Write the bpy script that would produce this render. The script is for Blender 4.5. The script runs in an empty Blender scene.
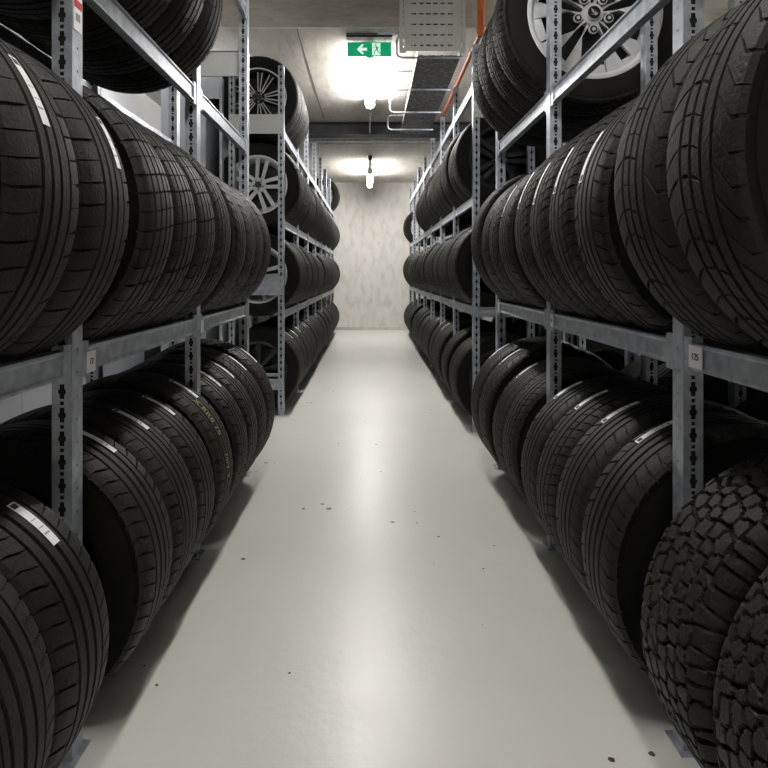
import bpy, bmesh, math, random
from mathutils import Vector, Matrix
random.seed(7)
PI = math.pi
COL = bpy.context.scene.collection
SC = bpy.context.scene

# ---------------------------------------------------------------- camera
CAMH = 1.10
FPX = 620.0
cam_d = bpy.data.cameras.new('camera')
cam = bpy.data.objects.new('camera', cam_d)
COL.objects.link(cam)
cam.location = (0, 0, CAMH)
cam.rotation_euler = (PI/2, 0, 0)
cam_d.sensor_width = 36
cam_d.lens = 36*FPX/768
cam_d.shift_x = 14/768
cam_d.shift_y = -110/768
cam_d.clip_start = 0.05
SC.camera = cam
# ---------------------------------------------------------------- world + exposure
w = bpy.data.worlds.new('world'); SC.world = w
w.use_nodes = True
w.node_tree.nodes['Background'].inputs[0].default_value = (0.9, 0.95, 1, 1)
w.node_tree.nodes['Background'].inputs[1].default_value = 0.0
SC.view_settings.view_transform = 'Standard'
SC.view_settings.look = 'None'
SC.view_settings.gamma = 1
SC.view_settings.use_curve_mapping = False
SC.view_settings.exposure = 0.0
LAMP_FAR = 135.0      # emission of the tube diffusers down the aisle
LAMP_NEAR = 72.0
LAMP_SIDE = 240.0

# ---------------------------------------------------------------- materials
def mat(name, color, rough=0.5, metal=0.0, emit=None, estr=0.0):
    m = bpy.data.materials.new(name); m.use_nodes = True
    b = m.node_tree.nodes['Principled BSDF']
    b.inputs['Base Color'].default_value = (*color, 1)
    b.inputs['Roughness'].default_value = rough
    b.inputs['Metallic'].default_value = metal
    if emit:
        b.inputs['Emission Color'].default_value = (*emit, 1)
        b.inputs['Emission Strength'].default_value = estr
    return m

def noisy(name, c1, c2, scale, rough=(0.4, 0.6), metal=0.0, bump=0.0, detail=6, stretch=(1, 1, 1), lo=.35, hi=.65, bscale=None, coords='Object'):
    m = mat(name, c1, rough[0], metal)
    nt = m.node_tree; N = nt.nodes; L = nt.links
    b = N['Principled BSDF']
    tc = N.new('ShaderNodeTexCoord'); mp = N.new('ShaderNodeMapping')
    mp.inputs['Scale'].default_value = stretch
    L.new(tc.outputs[coords], mp.inputs[0])
    n = N.new('ShaderNodeTexNoise'); n.inputs['Scale'].default_value = scale; n.inputs['Detail'].default_value = detail
    L.new(mp.outputs[0], n.inputs[0])
    r = N.new('ShaderNodeValToRGB')
    r.color_ramp.elements[0].position = lo; r.color_ramp.elements[0].color = (*c1, 1)
    r.color_ramp.elements[1].position = hi; r.color_ramp.elements[1].color = (*c2, 1)
    L.new(n.outputs['Fac'], r.inputs[0]); L.new(r.outputs[0], b.inputs['Base Color'])
    mr = N.new('ShaderNodeMapRange'); mr.inputs['To Min'].default_value = rough[0]; mr.inputs['To Max'].default_value = rough[1]
    L.new(n.outputs['Fac'], mr.inputs[0]); L.new(mr.outputs[0], b.inputs['Roughness'])
    if bump:
        n2 = N.new('ShaderNodeTexNoise'); n2.inputs['Scale'].default_value = bscale or scale*4; n2.inputs['Detail'].default_value = 4
        L.new(mp.outputs[0], n2.inputs[0])
        bp = N.new('ShaderNodeBump'); bp.inputs['Strength'].default_value = bump; bp.inputs['Distance'].default_value = 0.01
        L.new(n2.outputs['Fac'], bp.inputs['Height']); L.new(bp.outputs[0], b.inputs['Normal'])
    return m

M = {}
M['rubber'] = noisy('tyre_rubber', (.0054, .0041, .0036), (.0125, .0113, .0095), 5, (.5, .66), bump=.25, bscale=160, detail=8)
M['rubber2'] = noisy('tyre_rubber_dusty', (.0058, .0050, .0041), (.0185, .0158, .0122), 7, (.55, .72), bump=.3, bscale=140, detail=8)
for _k in ('rubber', 'rubber2'):
    M[_k].node_tree.nodes['Principled BSDF'].inputs['Specular IOR Level'].default_value = .32
M['side'] = noisy('tyre_sidewall', (.0032, .003, .0028), (.0068, .0063, .0057), 6, (.5, .62), bump=.1, bscale=120)
M['side'].node_tree.nodes['Principled BSDF'].inputs['Specular IOR Level'].default_value = .22
M['galv'] = noisy('galvanised_steel', (.38, .41, .46), (.56, .59, .64), 28, (.36, .52), metal=.7, bump=.05, bscale=60)
M['plate'] = noisy('white_coated_plate', (.64, .66, .65), (.74, .75, .74), 6, (.35, .5), metal=.3)
M['darksteel'] = noisy('dark_steel', (.015, .015, .017), (.04, .04, .042), 9, (.45, .6), metal=.5)
M['traygrey'] = noisy('tray_grey', (.09, .09, .09), (.30, .29, .27), 25, (.45, .6), metal=.4, lo=.45, hi=.75)
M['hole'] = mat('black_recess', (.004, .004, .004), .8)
M['paper'] = noisy('sticker_paper', (.84, .84, .86), (.90, .90, .90), 20, (.5, .6))
M['ink'] = mat('sticker_ink', (.02, .02, .025), .6)
M['greyink'] = mat('sticker_grey_ink', (.28, .28, .30), .6)
M['redink'] = mat('sticker_red', (.55, .03, .03), .5)
M['chalk'] = mat('yellow_crayon', (.42, .40, .10), .9)
M['silver'] = noisy('alloy_silver', (.62, .63, .65), (.72, .72, .74), 12, (.28, .40), metal=.4)
M['blackalloy'] = mat('alloy_black', (.012, .012, .013), .35, .3)
M['greyalloy'] = noisy('alloy_grey', (.035, .035, .038), (.07, .07, .075), 10, (.35, .5), metal=.6)
M['cap'] = mat('cap_grey', (.08, .08, .085), .3, .5)
M['orange'] = noisy('orange_pipe_paint', (.60, .13, .02), (.72, .19, .03), 10, (.4, .5))
M['redpipe'] = noisy('red_brown_pipe', (.16, .035, .018), (.26, .06, .03), 10, (.4, .55))
M['green'] = mat('sign_green', (.0, .33, .14), .4, 0, (.0, .42, .17), .55)
M['signwhite'] = mat('sign_white', (.8, .85, .8), .4, 0, (.8, 1, .9), .8)
M['signbox'] = noisy('sign_housing', (.10, .11, .14), (.20, .21, .25), 20, (.3, .4), metal=.3)
M['tube'] = mat('tube_diffuser', (.9, .9, .9), .4, 0, (1, .98, .935), LAMP_FAR)
M['tube_near'] = mat('tube_diffuser_near', (.9, .9, .9), .4, 0, (1, .98, .935), LAMP_NEAR)
M['tube_back'] = mat('tube_diffuser_back', (.9, .9, .9), .4, 0, (1, .98, .94), 70.0)
M['tube_side'] = mat('tube_diffuser_side', (.9, .9, .9), .4, 0, (.95, .97, 1), LAMP_SIDE)
M['fill_left'] = mat('left_fill_diffuser', (.9, .9, .9), .4, 0, (.95, .97, 1), 30.0)
M['lamp_body'] = mat('lamp_housing', (.75, .75, .75), .5)
M['cab_white'] = noisy('cabinet_white', (.62, .64, .70), (.68, .70, .75), 3, (.4, .5))
M['cab_blue'] = noisy('cabinet_blue_grey', (.06, .07, .10), (.08, .09, .12), 3, (.4, .5))
M['pink'] = mat('pink_cardboard', (.65, .12, .16), .7)
M['wallwhite'] = noisy('painted_wall', (.62, .62, .62), (.70, .70, .69), 2, (.7, .8))

def concrete(name, c1, c2, c3, sc=1.0, streak=(1, 1, 1), joints=None):
    m = mat(name, c1, .8)
    nt = m.node_tree; N = nt.nodes; L = nt.links; b = N['Principled BSDF']
    tc = N.new('ShaderNodeTexCoord'); mp = N.new('ShaderNodeMapping'); mp.inputs['Scale'].default_value = streak
    L.new(tc.outputs['Object'], mp.inputs[0])
    n1 = N.new('ShaderNodeTexNoise'); n1.inputs['Scale'].default_value = 1.1*sc; n1.inputs['Detail'].default_value = 9; n1.inputs['Roughness'].default_value = .62
    L.new(mp.outputs[0], n1.inputs[0])
    n2 = N.new('ShaderNodeTexNoise'); n2.inputs['Scale'].default_value = 14*sc; n2.inputs['Detail'].default_value = 8
    L.new(mp.outputs[0], n2.inputs[0])
    r = N.new('ShaderNodeValToRGB'); e = r.color_ramp.elements
    e[0].position = .32; e[0].color = (*c1, 1); e[1].position = .68; e[1].color = (*c3, 1)
    k = e.new(.5); k.color = (*c2, 1)
    L.new(n1.outputs['Fac'], r.inputs[0])
    mx = N.new('ShaderNodeMixRGB'); mx.blend_type = 'MULTIPLY'; mx.inputs[0].default_value = .6
    r2 = N.new('ShaderNodeValToRGB'); r2.color_ramp.elements[0].position = .3; r2.color_ramp.elements[0].color = (.72, .70, .66, 1)
    r2.color_ramp.elements[1].position = .55; r2.color_ramp.elements[1].color = (1, 1, 1, 1)
    L.new(n2.outputs['Fac'], r2.inputs[0]); L.new(r.outputs[0], mx.inputs[1]); L.new(r2.outputs[0], mx.inputs[2])
    out = mx.outputs[0]
    L.new(out, b.inputs['Base Color'])
    bp = N.new('ShaderNodeBump'); bp.inputs['Strength'].default_value = .25; bp.inputs['Distance'].default_value = .01
    L.new(n2.outputs['Fac'], bp.inputs['Height']); L.new(bp.outputs[0], b.inputs['Normal'])
    return m
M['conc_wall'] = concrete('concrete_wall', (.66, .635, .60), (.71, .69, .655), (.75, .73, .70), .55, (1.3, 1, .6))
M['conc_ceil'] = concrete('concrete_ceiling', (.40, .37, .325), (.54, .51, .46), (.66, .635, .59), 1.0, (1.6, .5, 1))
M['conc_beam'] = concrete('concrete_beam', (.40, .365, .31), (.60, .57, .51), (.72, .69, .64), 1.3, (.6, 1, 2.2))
M['joint'] = mat('formwork_joint', (.13, .115, .09), .9)

def floor_mat():
    m = mat('epoxy_floor', (.6, .6, .56), .3)
    nt = m.node_tree; N = nt.nodes; L = nt.links; b = N['Principled BSDF']
    tc = N.new('ShaderNodeTexCoord')
    n1 = N.new('ShaderNodeTexNoise'); n1.inputs['Scale'].default_value = .9; n1.inputs['Detail'].default_value = 8
    L.new(tc.outputs['Object'], n1.inputs[0])
    r = N.new('ShaderNodeValToRGB'); e = r.color_ramp.elements
    e[0].position = .3; e[0].color = (.66, .655, .615, 1); e[1].position = .7; e[1].color = (.73, .725, .685, 1)
    L.new(n1.outputs['Fac'], r.inputs[0])
    # crumbs and scuffs lying about
    v = N.new('ShaderNodeTexVoronoi'); v.inputs['Scale'].default_value = 12; v.inputs['Randomness'].default_value = 1
    dn = N.new('ShaderNodeTexNoise'); dn.inputs['Scale'].default_value = 40
    L.new(tc.outputs['Object'], dn.inputs[0])
    mxv = N.new('ShaderNodeMixRGB'); mxv.inputs[0].default_value = .012
    L.new(tc.outputs['Object'], mxv.inputs[1]); L.new(dn.outputs['Color'], mxv.inputs[2]); L.new(mxv.outputs[0], v.inputs['Vector'])
    sz = N.new('ShaderNodeTexNoise'); sz.inputs['Scale'].default_value = 2.3; sz.inputs['Detail'].default_value = 3
    L.new(tc.outputs['Object'], sz.inputs[0])
    th = N.new('ShaderNodeMapRange'); th.inputs['From Min'].default_value = .46; th.inputs['From Max'].default_value = .75
    th.inputs['To Min'].default_value = 0.0; th.inputs['To Max'].default_value = .19
    L.new(sz.outputs['Fac'], th.inputs[0])
    lt = N.new('ShaderNodeMath'); lt.operation = 'LESS_THAN'
    L.new(v.outputs['Distance'], lt.inputs[0]); L.new(th.outputs[0], lt.inputs[1])
    mx = N.new('ShaderNodeMixRGB'); mx.inputs[2].default_value = (.07, .055, .035, 1)
    L.new(lt.outputs[0], mx.inputs[0]); L.new(r.outputs[0], mx.inputs[1])
    L.new(mx.outputs[0], b.inputs['Base Color'])
    n3 = N.new('ShaderNodeTexNoise'); n3.inputs['Scale'].default_value = 6; n3.inputs['Detail'].default_value = 6
    L.new(tc.outputs['Object'], n3.inputs[0])
    mr = N.new('ShaderNodeMapRange'); mr.inputs['To Min'].default_value = .27; mr.inputs['To Max'].default_value = .37
    L.new(n3.outputs['Fac'], mr.inputs[0]); L.new(mr.outputs[0], b.inputs['Roughness'])
    n4 = N.new('ShaderNodeTexNoise'); n4.inputs['Scale'].default_value = 35; n4.inputs['Detail'].default_value = 3
    L.new(tc.outputs['Object'], n4.inputs[0])
    bp = N.new('ShaderNodeBump'); bp.inputs['Strength'].default_value = .08; bp.inputs['Distance'].default_value = .01
    L.new(n4.outputs['Fac'], bp.inputs['Height']); L.new(bp.outputs[0], b.inputs['Normal'])
    return m
M['floor'] = floor_mat()

# ---------------------------------------------------------------- helpers
def box(bm, x0, x1, y0, y1, z0, z1, mi=0):
    vs = [bm.verts.new((x, y, z)) for x in (x0, x1) for y in (y0, y1) for z in (z0, z1)]
    for q in ((0, 1, 3, 2), (4, 6, 7, 5), (0, 4, 5, 1), (2, 3, 7, 6), (0, 2, 6, 4), (1, 5, 7, 3)):
        f = bm.faces.new([vs[i] for i in q]); f.material_index = mi
def prism(bm, pts, axis, a, b, mi=0):
    """extrude the 2-D polygon pts along axis ('x','y','z') from a to b"""
    def P(p, t):
        return {'x': (t, p[0], p[1]), 'y': (p[0], t, p[1]), 'z': (p[0], p[1], t)}[axis]
    A = [bm.verts.new(P(p, a)) for p in pts]; B = [bm.verts.new(P(p, b)) for p in pts]
    n = len(pts); fs = [bm.faces.new(A), bm.faces.new(B[::-1])]
    for i in range(n):
        fs.append(bm.faces.new((A[i], B[i], B[(i+1) % n], A[(i+1) % n])))
    for f in fs: f.material_index = mi
def tube(bm, pts, r, seg=10, mi=0):
    pts = [Vector(p) for p in pts]; rings = []
    for i, p in enumerate(pts):
        d = (pts[min(i+1, len(pts)-1)] - pts[max(i-1, 0)]).normalized()
        a = Vector((0, 0, 1)) if abs(d.z) < .9 else Vector((1, 0, 0))
        u = d.cross(a).normalized(); v = d.cross(u)
        rings.append([bm.verts.new(p + r*(math.cos(2*PI*k/seg)*u + math.sin(2*PI*k/seg)*v)) for k in range(seg)])
    for A, B in zip(rings, rings[1:]):
        for k in range(seg):
            f = bm.faces.new((A[k], A[(k+1) % seg], B[(k+1) % seg], B[k])); f.material_index = mi; f.smooth = True
    for R in (rings[0], rings[-1][::-1]):
        f = bm.faces.new(R); f.material_index = mi
def mesh(name, bm, mats, smooth=None):
    bmesh.ops.recalc_face_normals(bm, faces=bm.faces)
    me = bpy.data.meshes.new(name); bm.to_mesh(me); bm.free()
    for m in (mats if isinstance(mats, (list, tuple)) else [mats]): me.materials.append(m)
    if smooth is not None:
        me.polygons.foreach_set('use_smooth', [True]*len(me.polygons))
        me.set_sharp_from_angle(angle=math.radians(smooth))
    return me
def obj(name, me, parent=None, loc=(0, 0, 0), label=None):
    o = bpy.data.objects.new(name, me); COL.objects.link(o); o.location = loc
    if parent: o.parent = parent
    if label: o['label'] = label
    return o
def empty(name, loc, label, cat, group=None):
    o = bpy.data.objects.new(name, None); COL.objects.link(o); o.location = loc
    o.empty_display_size = .1
    return tag(o, label, cat, group)
def tag(o, label, cat, group=None):
    o['label'] = label; o['category'] = cat
    if group: o['group'] = group
    return o
def struct(name, bm, m):
    o = obj(name, mesh(name, bm, m)); o['kind'] = 'structure'; return o

# ---------------------------------------------------------------- room shell
XL, XR, YB, YF = -2.25, 4.3, -4.2, 12.2
ZN, ZC, YS = 3.35, 2.90, 4.55
bm = bmesh.new(); box(bm, XL-.2, XR+.2, YB-.2, YF+.2, -.2, 0); struct('floor', bm, M['floor'])
bm = bmesh.new(); box(bm, XL-.2, XR+.2, YF, YF+.2, 0, 3.6); struct('wall_back', bm, M['conc_wall'])
bm = bmesh.new(); box(bm, XL-.2, XR+.2, YB-.2, YB, 0, 3.6); struct('wall_front', bm, M['conc_wall'])
bm = bmesh.new(); box(bm, XL-.2, XL, YB, YF, 0, 3.6); struct('wall_left', bm, M['wallwhite'])
bm = bmesh.new(); box(bm, XR, XR+.2, YB, YF, 0, 3.6); struct('wall_right', bm, M['conc_wall'])
bm = bmesh.new()
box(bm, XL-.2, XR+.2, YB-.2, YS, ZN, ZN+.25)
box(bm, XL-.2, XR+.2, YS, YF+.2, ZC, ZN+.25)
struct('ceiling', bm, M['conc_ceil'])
# the vertical face of the dropped slab, shuttered concrete
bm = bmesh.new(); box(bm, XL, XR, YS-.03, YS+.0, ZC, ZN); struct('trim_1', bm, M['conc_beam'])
# formwork joint running along the ceiling, fine seam
bm = bmesh.new(); box(bm, -.540, -.532, YS, 7.2, ZC-.002, ZC+.01)
box(bm, -1.95, -1.94, YS, 7.2, ZC-.002, ZC+.01); struct('trim_2', bm, M['joint'])
# skirting and the joints of the end wall
bm = bmesh.new(); box(bm, XL, XR, YF-.03, YF, 0, .055); struct('baseboard_back', bm, M['conc_beam'])
# doorway in the left wall: light frame, dark leaf
bm = bmesh.new()
box(bm, XL, XL+.05, 8.9, 9.0, 0, 2.15); box(bm, XL, XL+.05, 10.0, 10.1, 0, 2.15); box(bm, XL, XL+.05, 8.9, 10.1, 2.15, 2.28)
struct('trim_3', bm, M['cab_white'])
bm = bmesh.new(); box(bm, XL, XL+.03, 9.0, 10.0, 0, 2.15); struct('door_1', bm, M['darksteel'])

# ---------------------------------------------------------------- lamps
def lamp(x, y0, y1, z, zc, m, label, drop=False):
    r = empty('tube_light', (x, (y0+y1)/2, z), label, 'ceiling light')
    L = (y1-y0)/2
    bm = bmesh.new(); box(bm, -.036, .036, -L, L, .016, .06)
    obj('housing', mesh('housing', bm, M['lamp_body']), r)
    bm = bmesh.new()
    pts = [(-.045, .0155), (-.045, .0), (-.03, -.028), (0, -.036), (.03, -.028), (.045, 0), (.045, .0155)]
    prism(bm, pts, 'y', -L+.02, L-.02)
    obj('diffuser', mesh('diffuser', bm, m), r)
    for s in (-1, 1):
        bm = bmesh.new(); prism(bm, [(p[0]*1.06, p[1]*1.06) for p in pts], 'y', s*(L-.02), s*L)
        obj('end_cap', mesh('end_cap', bm, M['lamp_body']), r)
    for s in (-.7, .7):
        bm = bmesh.new()
        tube(bm, [(0, s*L, .06), (0, s*L, zc-z)], .006, 8)
        obj('hanger', mesh('hanger', bm, M['galv']), r)
    return r
lamp(0, 4.86, 6.36, 2.83, ZC, M['tube'], 'bright fluorescent ceiling light just behind the green exit sign')
lamp(0, 9.75, 11.25, 2.70, ZC, M['tube'], 'far ceiling light hanging before the concrete end wall')
lamp(0, .6, 2.1, 3.05, ZN, M['tube_near'], 'ceiling light straight above the near end of the aisle')
lamp(0, -2.6, -1.1, 3.05, ZN, M['tube_back'], 'ceiling light behind the viewer over the aisle')
lamp(3.0, 4.86, 6.36, 2.80, ZC, M['tube_side'], 'ceiling light over the next aisle behind the right racks')
lamp(-1.70, 4.62, 5.42, 2.84, ZC, M['fill_left'], 'unseen light added over the cabinets behind the left racks')  # unseen lamp added behind the upper tyres to brighten the cabinets

# ---------------------------------------------------------------- tyres
def tyre_mesh(name, R, W, rb, grooves, slots, skew, m, pitches=60, slotw=.12, flip=False):
    """grooves: [(centre, width)] in units of half tread width; slots: list of (u0,u1,phase) ranges cut by lateral slots"""
    tw = W*.43
    gd = .0075; sd = .005
    rows = []   # (y, r, kind, u)
    def crown(u): return R - .0065*abs(u)**2.4
    edges = []
    marks = [-1.0]
    for c, wd in grooves:
        marks += [c-wd/2, c+wd/2]
    marks.append(1.0)
    for i in range(0, len(marks)-1, 2):
        a, b = marks[i], marks[i+1]
        n = max(2, int((b-a)/.2)+1)
        for k in range(n+1):
            u = a+(b-a)*k/n
            rows.append((u*tw, crown(u), 'rib', u))
        if i+2 < len(marks):
            c0, c1 = marks[i+1], marks[i+2]
            rows.append(((c0+(c1-c0)*.15)*tw, crown(c0)-gd, 'groove', c0)); rows.append(((c1-(c1-c0)*.15)*tw, crown(c1)-gd, 'groove', c1))
    def side(s):
        H = R-rb
        p = [(tw+.010, R-.0115, 'sh'), (tw+.0165, R-.021, 'sh'), (W*.487, R-.034, 'sd'), (W*.488, R-.036, 'sd'), (W*.4975, R-.30*H, 'sd'), (W*.5, R-.45*H, 'sd'),
             (W*.497, R-.60*H, 'sd'), (W*.487, R-.76*H, 'sd'), (W*.478, rb+.016, 'sd'), (W*.468, rb+.014, 'sd'), (W*.455, rb+.002, 'sd'), (W*.42, rb-.003, 'sd')]
        return [(s*y, r, k, s*1.0) for y, r, k in p]
    inner = [(-W*.41, rb+.004), (-W*.45, rb+.02), (-W*.475, R-.5*(R-rb)), (-W*.44, R-.03), (-W*.3, R-.018), (0, R-.016), (W*.3, R-.018), (W*.44, R-.03), (W*.475, R-.5*(R-rb)), (W*.45, rb+.02), (W*.41, rb+.004)]
    prof = side(-1)[::-1] + rows + side(1) + [(y, r, 'in', 0) for y, r in inner[::-1]]
    cols = []
    for p in range(pitches):
        jit = .06*math.sin(p*2.4)
        for f, t in ((0, 0), (.31, 0), (.60, 0), (.94-slotw+jit, 0), (.955-slotw+jit, 1), (.985+jit*.2-.01, 1)):
            cols.append(((p+f)/pitches, t, p))
    bm = bmesh.new(); V = []
    for (t, st, p) in cols:
        ring = []
        for (y, r, k, u) in prof:
            sk = skew(max(-1, min(1, u)))/pitches
            if k == 'in': sk = skew(0)/pitches
            rr = r
            if st and k in ('rib', 'sh'):
                for (a, b, ev) in slots:
                    if a-1e-6 <= u <= b+1e-6 and (ev == 0 or p % 2 == ev-1):
                        rr = r - (sd if k == 'rib' else sd*.7)
            th = 2*PI*(t+sk)
            ring.append(bm.verts.new((rr*math.cos(th), y if not flip else -y, rr*math.sin(th))))
        V.append(ring)
    n = len(cols); q = len(prof)
    for i in range(n):
        A = V[i]; B = V[(i+1) % n]
        for j in range(q):
            f = bm.faces.new((A[j], A[(j+1) % q], B[(j+1) % q], B[j]))
            if prof[j][2] in ('sd', 'in') or prof[(j+1) % q][2] in ('sd', 'in'): f.material_index = 1
    return mesh(name, bm, [m, M['side']], 28)

G4 = [(-.60, .10), (-.20, .12), (.20, .12), (.60, .10)]
G4n = [(-.52, .09), (-.18, .13), (.18, .13), (.52, .09)]
G3 = [(-.45, .14), (.05, .16), (.52, .12)]
G5 = [(-.62, .05), (-.40, .10), (-.05, .12), (.30, .10), (.62, .07)]
T = {}
T['rib'] = tyre_mesh('tyre_ribbed', .34, .215, .222, G4n, [(-1, -.70, 0), (.62, 1, 0)], lambda u: .55*u*u, M['rubber'], 56, .10)
T['road'] = tyre_mesh('tyre_road', .34, .218, .222, G4, [(-1, -.66, 0), (-.54, -.27, 0), (.66, 1, 0)], lambda u: .9*u, M['rubber2'], 68, .12)
T['asym'] = tyre_mesh('tyre_asymmetric', .35, .228, .228, [(-.36, .11), (-.06, .10), (.24, .10), (.60, .08)], [(-1, -.50, 0), (.74, 1, 0)], lambda u: .35*u, M['rubber2'], 52, .05)
T['wave'] = tyre_mesh('tyre_wave_tread', .35, .228, .228, [(-.60, .08), (-.30, .10), (.02, .10), (.36, .11)], [(-1, -.80, 0), (-.20, -.08, 0), (.12, .26, 0), (.52, 1, 0)], lambda u: 1.1*u*u-.5*u, M['rubber2'], 46, .06)
T['block'] = tyre_mesh('tyre_blocked', .34, .218, .222, G4, [(-1, -.66, 0), (-.54, -.27, 0), (-.13, .13, 0), (.27, .54, 0), (.66, 1, 0)], lambda u: .35*u, M['rubber'], 50, .06)
T['suv'] = tyre_mesh('tyre_large', .385, .205, .262, G4n, [(-1, -.60, 0), (-.40, -.27, 0), (.27, .40, 0), (.60, 1, 0)], lambda u: -.8*u, M['rubber2'], 90, .16)
T['fat'] = tyre_mesh('tyre_worn_rib', .355, .222, .228, G5, [(-1, -.66, 0), (.66, 1, 0)], lambda u: .5*abs(u), M['rubber2'], 60, .12)
T_R = {'rib': .34, 'road': .34, 'asym': .35, 'wave': .35, 'block': .34, 'suv': .385, 'fat': .355}

def all_terrain():
    R, W, rb = .372, .245, .215
    NT, NW = 520, 56
    rnd = random.Random(3)
    # staggered block centres
    cells = []
    rowsn = 7
    C = 2*PI*R; step = .036; nc = int(C/step)
    for i in range(nc):
        for j in range(rowsn):
            cells.append(((i+(.5 if j % 2 else 0)+rnd.uniform(-.30, .30))/nc*C, (-.5+(j+.5)/rowsn+rnd.uniform(-.04, .04))*W*1.14))
    buck = {}
    for c in cells:
        for d in (-C, 0, C):
            buck.setdefault(int((c[0]+d)//.05), []).append((c[0]+d, c[1]))
    def h(s, y):
        b = int(s//.05); best = [9, 9]
        for k in (b-1, b, b+1):
            for (cx, cy) in buck.get(k, ()):
                dx = abs(s-cx); dy = abs(y-cy)
                d = math.hypot(dx*(1+.25*math.sin(cx*90)), dy*1.05) + .25*max(dx, dy)
                if d < best[0]: best = [d, best[0]]
                elif d < best[1]: best[1] = d
        t = (best[1]-best[0])/.0065
        t = max(0, min(1, (t-.55)/.5)); return t*t*(3-2*t)
    bm = bmesh.new(); V = []
    for i in range(NT):
        th = 2*PI*i/NT; ring = []
        for j in range(NW+1):
            u = -1+2*j/NW
            y = u*W*.5
            a = max(0, abs(u)-.78)/.22
            base = R-.013 - .006*abs(u)**2 - .055*a**1.7
            yy = math.copysign(min(abs(y), W*.5), y) if a == 0 else math.copysign(W*.39+(W*.11)*math.sin(a*PI/2), y)
            k = h(th*R, u*W*.57)
            fade = 1 if a < .85 else .3
            rr = base+.013*k*fade*(1-.35*a); yy *= (1+.045*k*a)
            ring.append(bm.verts.new((rr*math.cos(th), yy, rr*math.sin(th))))
        for (y, r) in ((W*.51, R-.085), (W*.505, R-.11), (W*.485, rb+.02), (W*.46, rb+.003), (W*.41, rb), (W*.45, rb+.03), (W*.47, R-.07), (W*.3, R-.03),
                       (-W*.3, R-.03), (-W*.47, R-.07), (-W*.45, rb+.03), (-W*.41, rb), (-W*.46, rb+.003), (-W*.485, rb+.02), (-W*.505, R-.11), (-W*.51, R-.085)):
            ring.append(bm.verts.new((r*math.cos(th), y, r*math.sin(th))))
        V.append(ring)
    q = len(V[0])
    for i in range(NT):
        A = V[i]; B = V[(i+1) % NT]
        for j in range(q):
            f = bm.faces.new((A[j], A[(j+1) % q], B[(j+1) % q], B[j]))
            if j > NW: f.material_index = 1
    return mesh('tyre_all_terrain', bm, [M['rubber'], M['side']], 35)
T['at'] = all_terrain(); T_R['at'] = .372

# stickers: a curved strip lying on the tread, u along its length
def sticker_mesh(R, length, wid, code=True):
    bm = bmesh.new(); n = 64; a = length/R/2
    V = []
    for i in range(n+1):
        th = -a+2*a*i/n
        V.append([bm.verts.new(((R+.0012)*math.cos(th), y, (R+.0012)*math.sin(th))) for y in (-wid/2, -wid*.36, wid*.36, wid/2)])
    rnd = random.Random(5)
    for i in range(n):
        for j in range(3):
            f = bm.faces.new((V[i][j], V[i][j+1], V[i+1][j+1], V[i+1][j])); f.smooth = True
            if j == 1 and code:
                if i >= n-9: f.material_index = 1 if i < n-2 else 0
                elif 12 < i < n-13: f.material_index = rnd.choice((0, 0, 2, 0, 0))
    me = bpy.data.meshes.new('sticker'); bm.to_mesh(me); bm.free()
    for m in (M['paper'], M['ink'], M['greyink']): me.materials.append(m)
    return me
STK = {}
def add_sticker(tyre, R, ang, y, length=.12, wid=.022, code=True, parent_rot=0.0):
    key = (round(R, 3), length, wid, code)
    if key not in STK: STK[key] = sticker_mesh(*key)
    s = obj('label_sticker', STK[key], tyre, (0, y, 0), 'white printed paper sticker')
    s.rotation_euler = (0, -(ang) - tyre.rotation_euler.y, 0)
    return s

def xz(x, z): return (x, z)
# ---- rims (seen from -Y side; centred at origin, face near y = -W*.36)
def lathe(bm, prof, seg=72, mi=0, closed=False):
    V = [[bm.verts.new((r*math.cos(2*PI*i/seg), y, r*math.sin(2*PI*i/seg))) for (y, r) in prof] for i in range(seg)]
    q = len(prof)
    for i in range(seg):
        A = V[i]; B = V[(i+1) % seg]
        for j in range(q if closed else q-1):
            f = bm.faces.new((A[j], A[(j+1) % q], B[(j+1) % q], B[j])); f.material_index = mi
def polyspoke(bm, pts, y0, y1, rot, mi=0, slope=0.0):
    """pts in (r,t): along the spoke and across; front face at y0 pushed back towards hub by slope"""
    c, s = math.cos(rot), math.sin(rot)
    def P(p, y):
        return (p[0]*c-p[1]*s, y+slope*(1-min(1, math.hypot(*p)/.2)), p[0]*s+p[1]*c)
    A = [bm.verts.new(P(p, y0)) for p in pts]; B = [bm.verts.new(P(p, y1)) for p in pts]
    n = len(pts)
    fs = [bm.faces.new(A), bm.faces.new(B[::-1])]+[bm.faces.new((A[i], B[i], B[(i+1) % n], A[(i+1) % n])) for i in range(n)]
    for f in fs: f.material_index = mi
def disc(bm, r, y0, y1, cx=0, cz=0, seg=28, mi=0, bev=.0):
    rr = [(r-bev, y0), (r, y0+bev), (r, y1)]
    R_ = [[bm.verts.new((cx+a*math.cos(2*PI*k/seg), y, cz+a*math.sin(2*PI*k/seg))) for k in range(seg)] for a, y in rr]
    fs = [bm.faces.new(R_[0]), bm.faces.new(R_[-1][::-1])]
    for A, B in zip(R_, R_[1:]):
        for k in range(seg): fs.append(bm.faces.new((A[k], A[(k+1) % seg], B[(k+1) % seg], B[k])))
    for f in fs: f.material_index = mi

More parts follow.
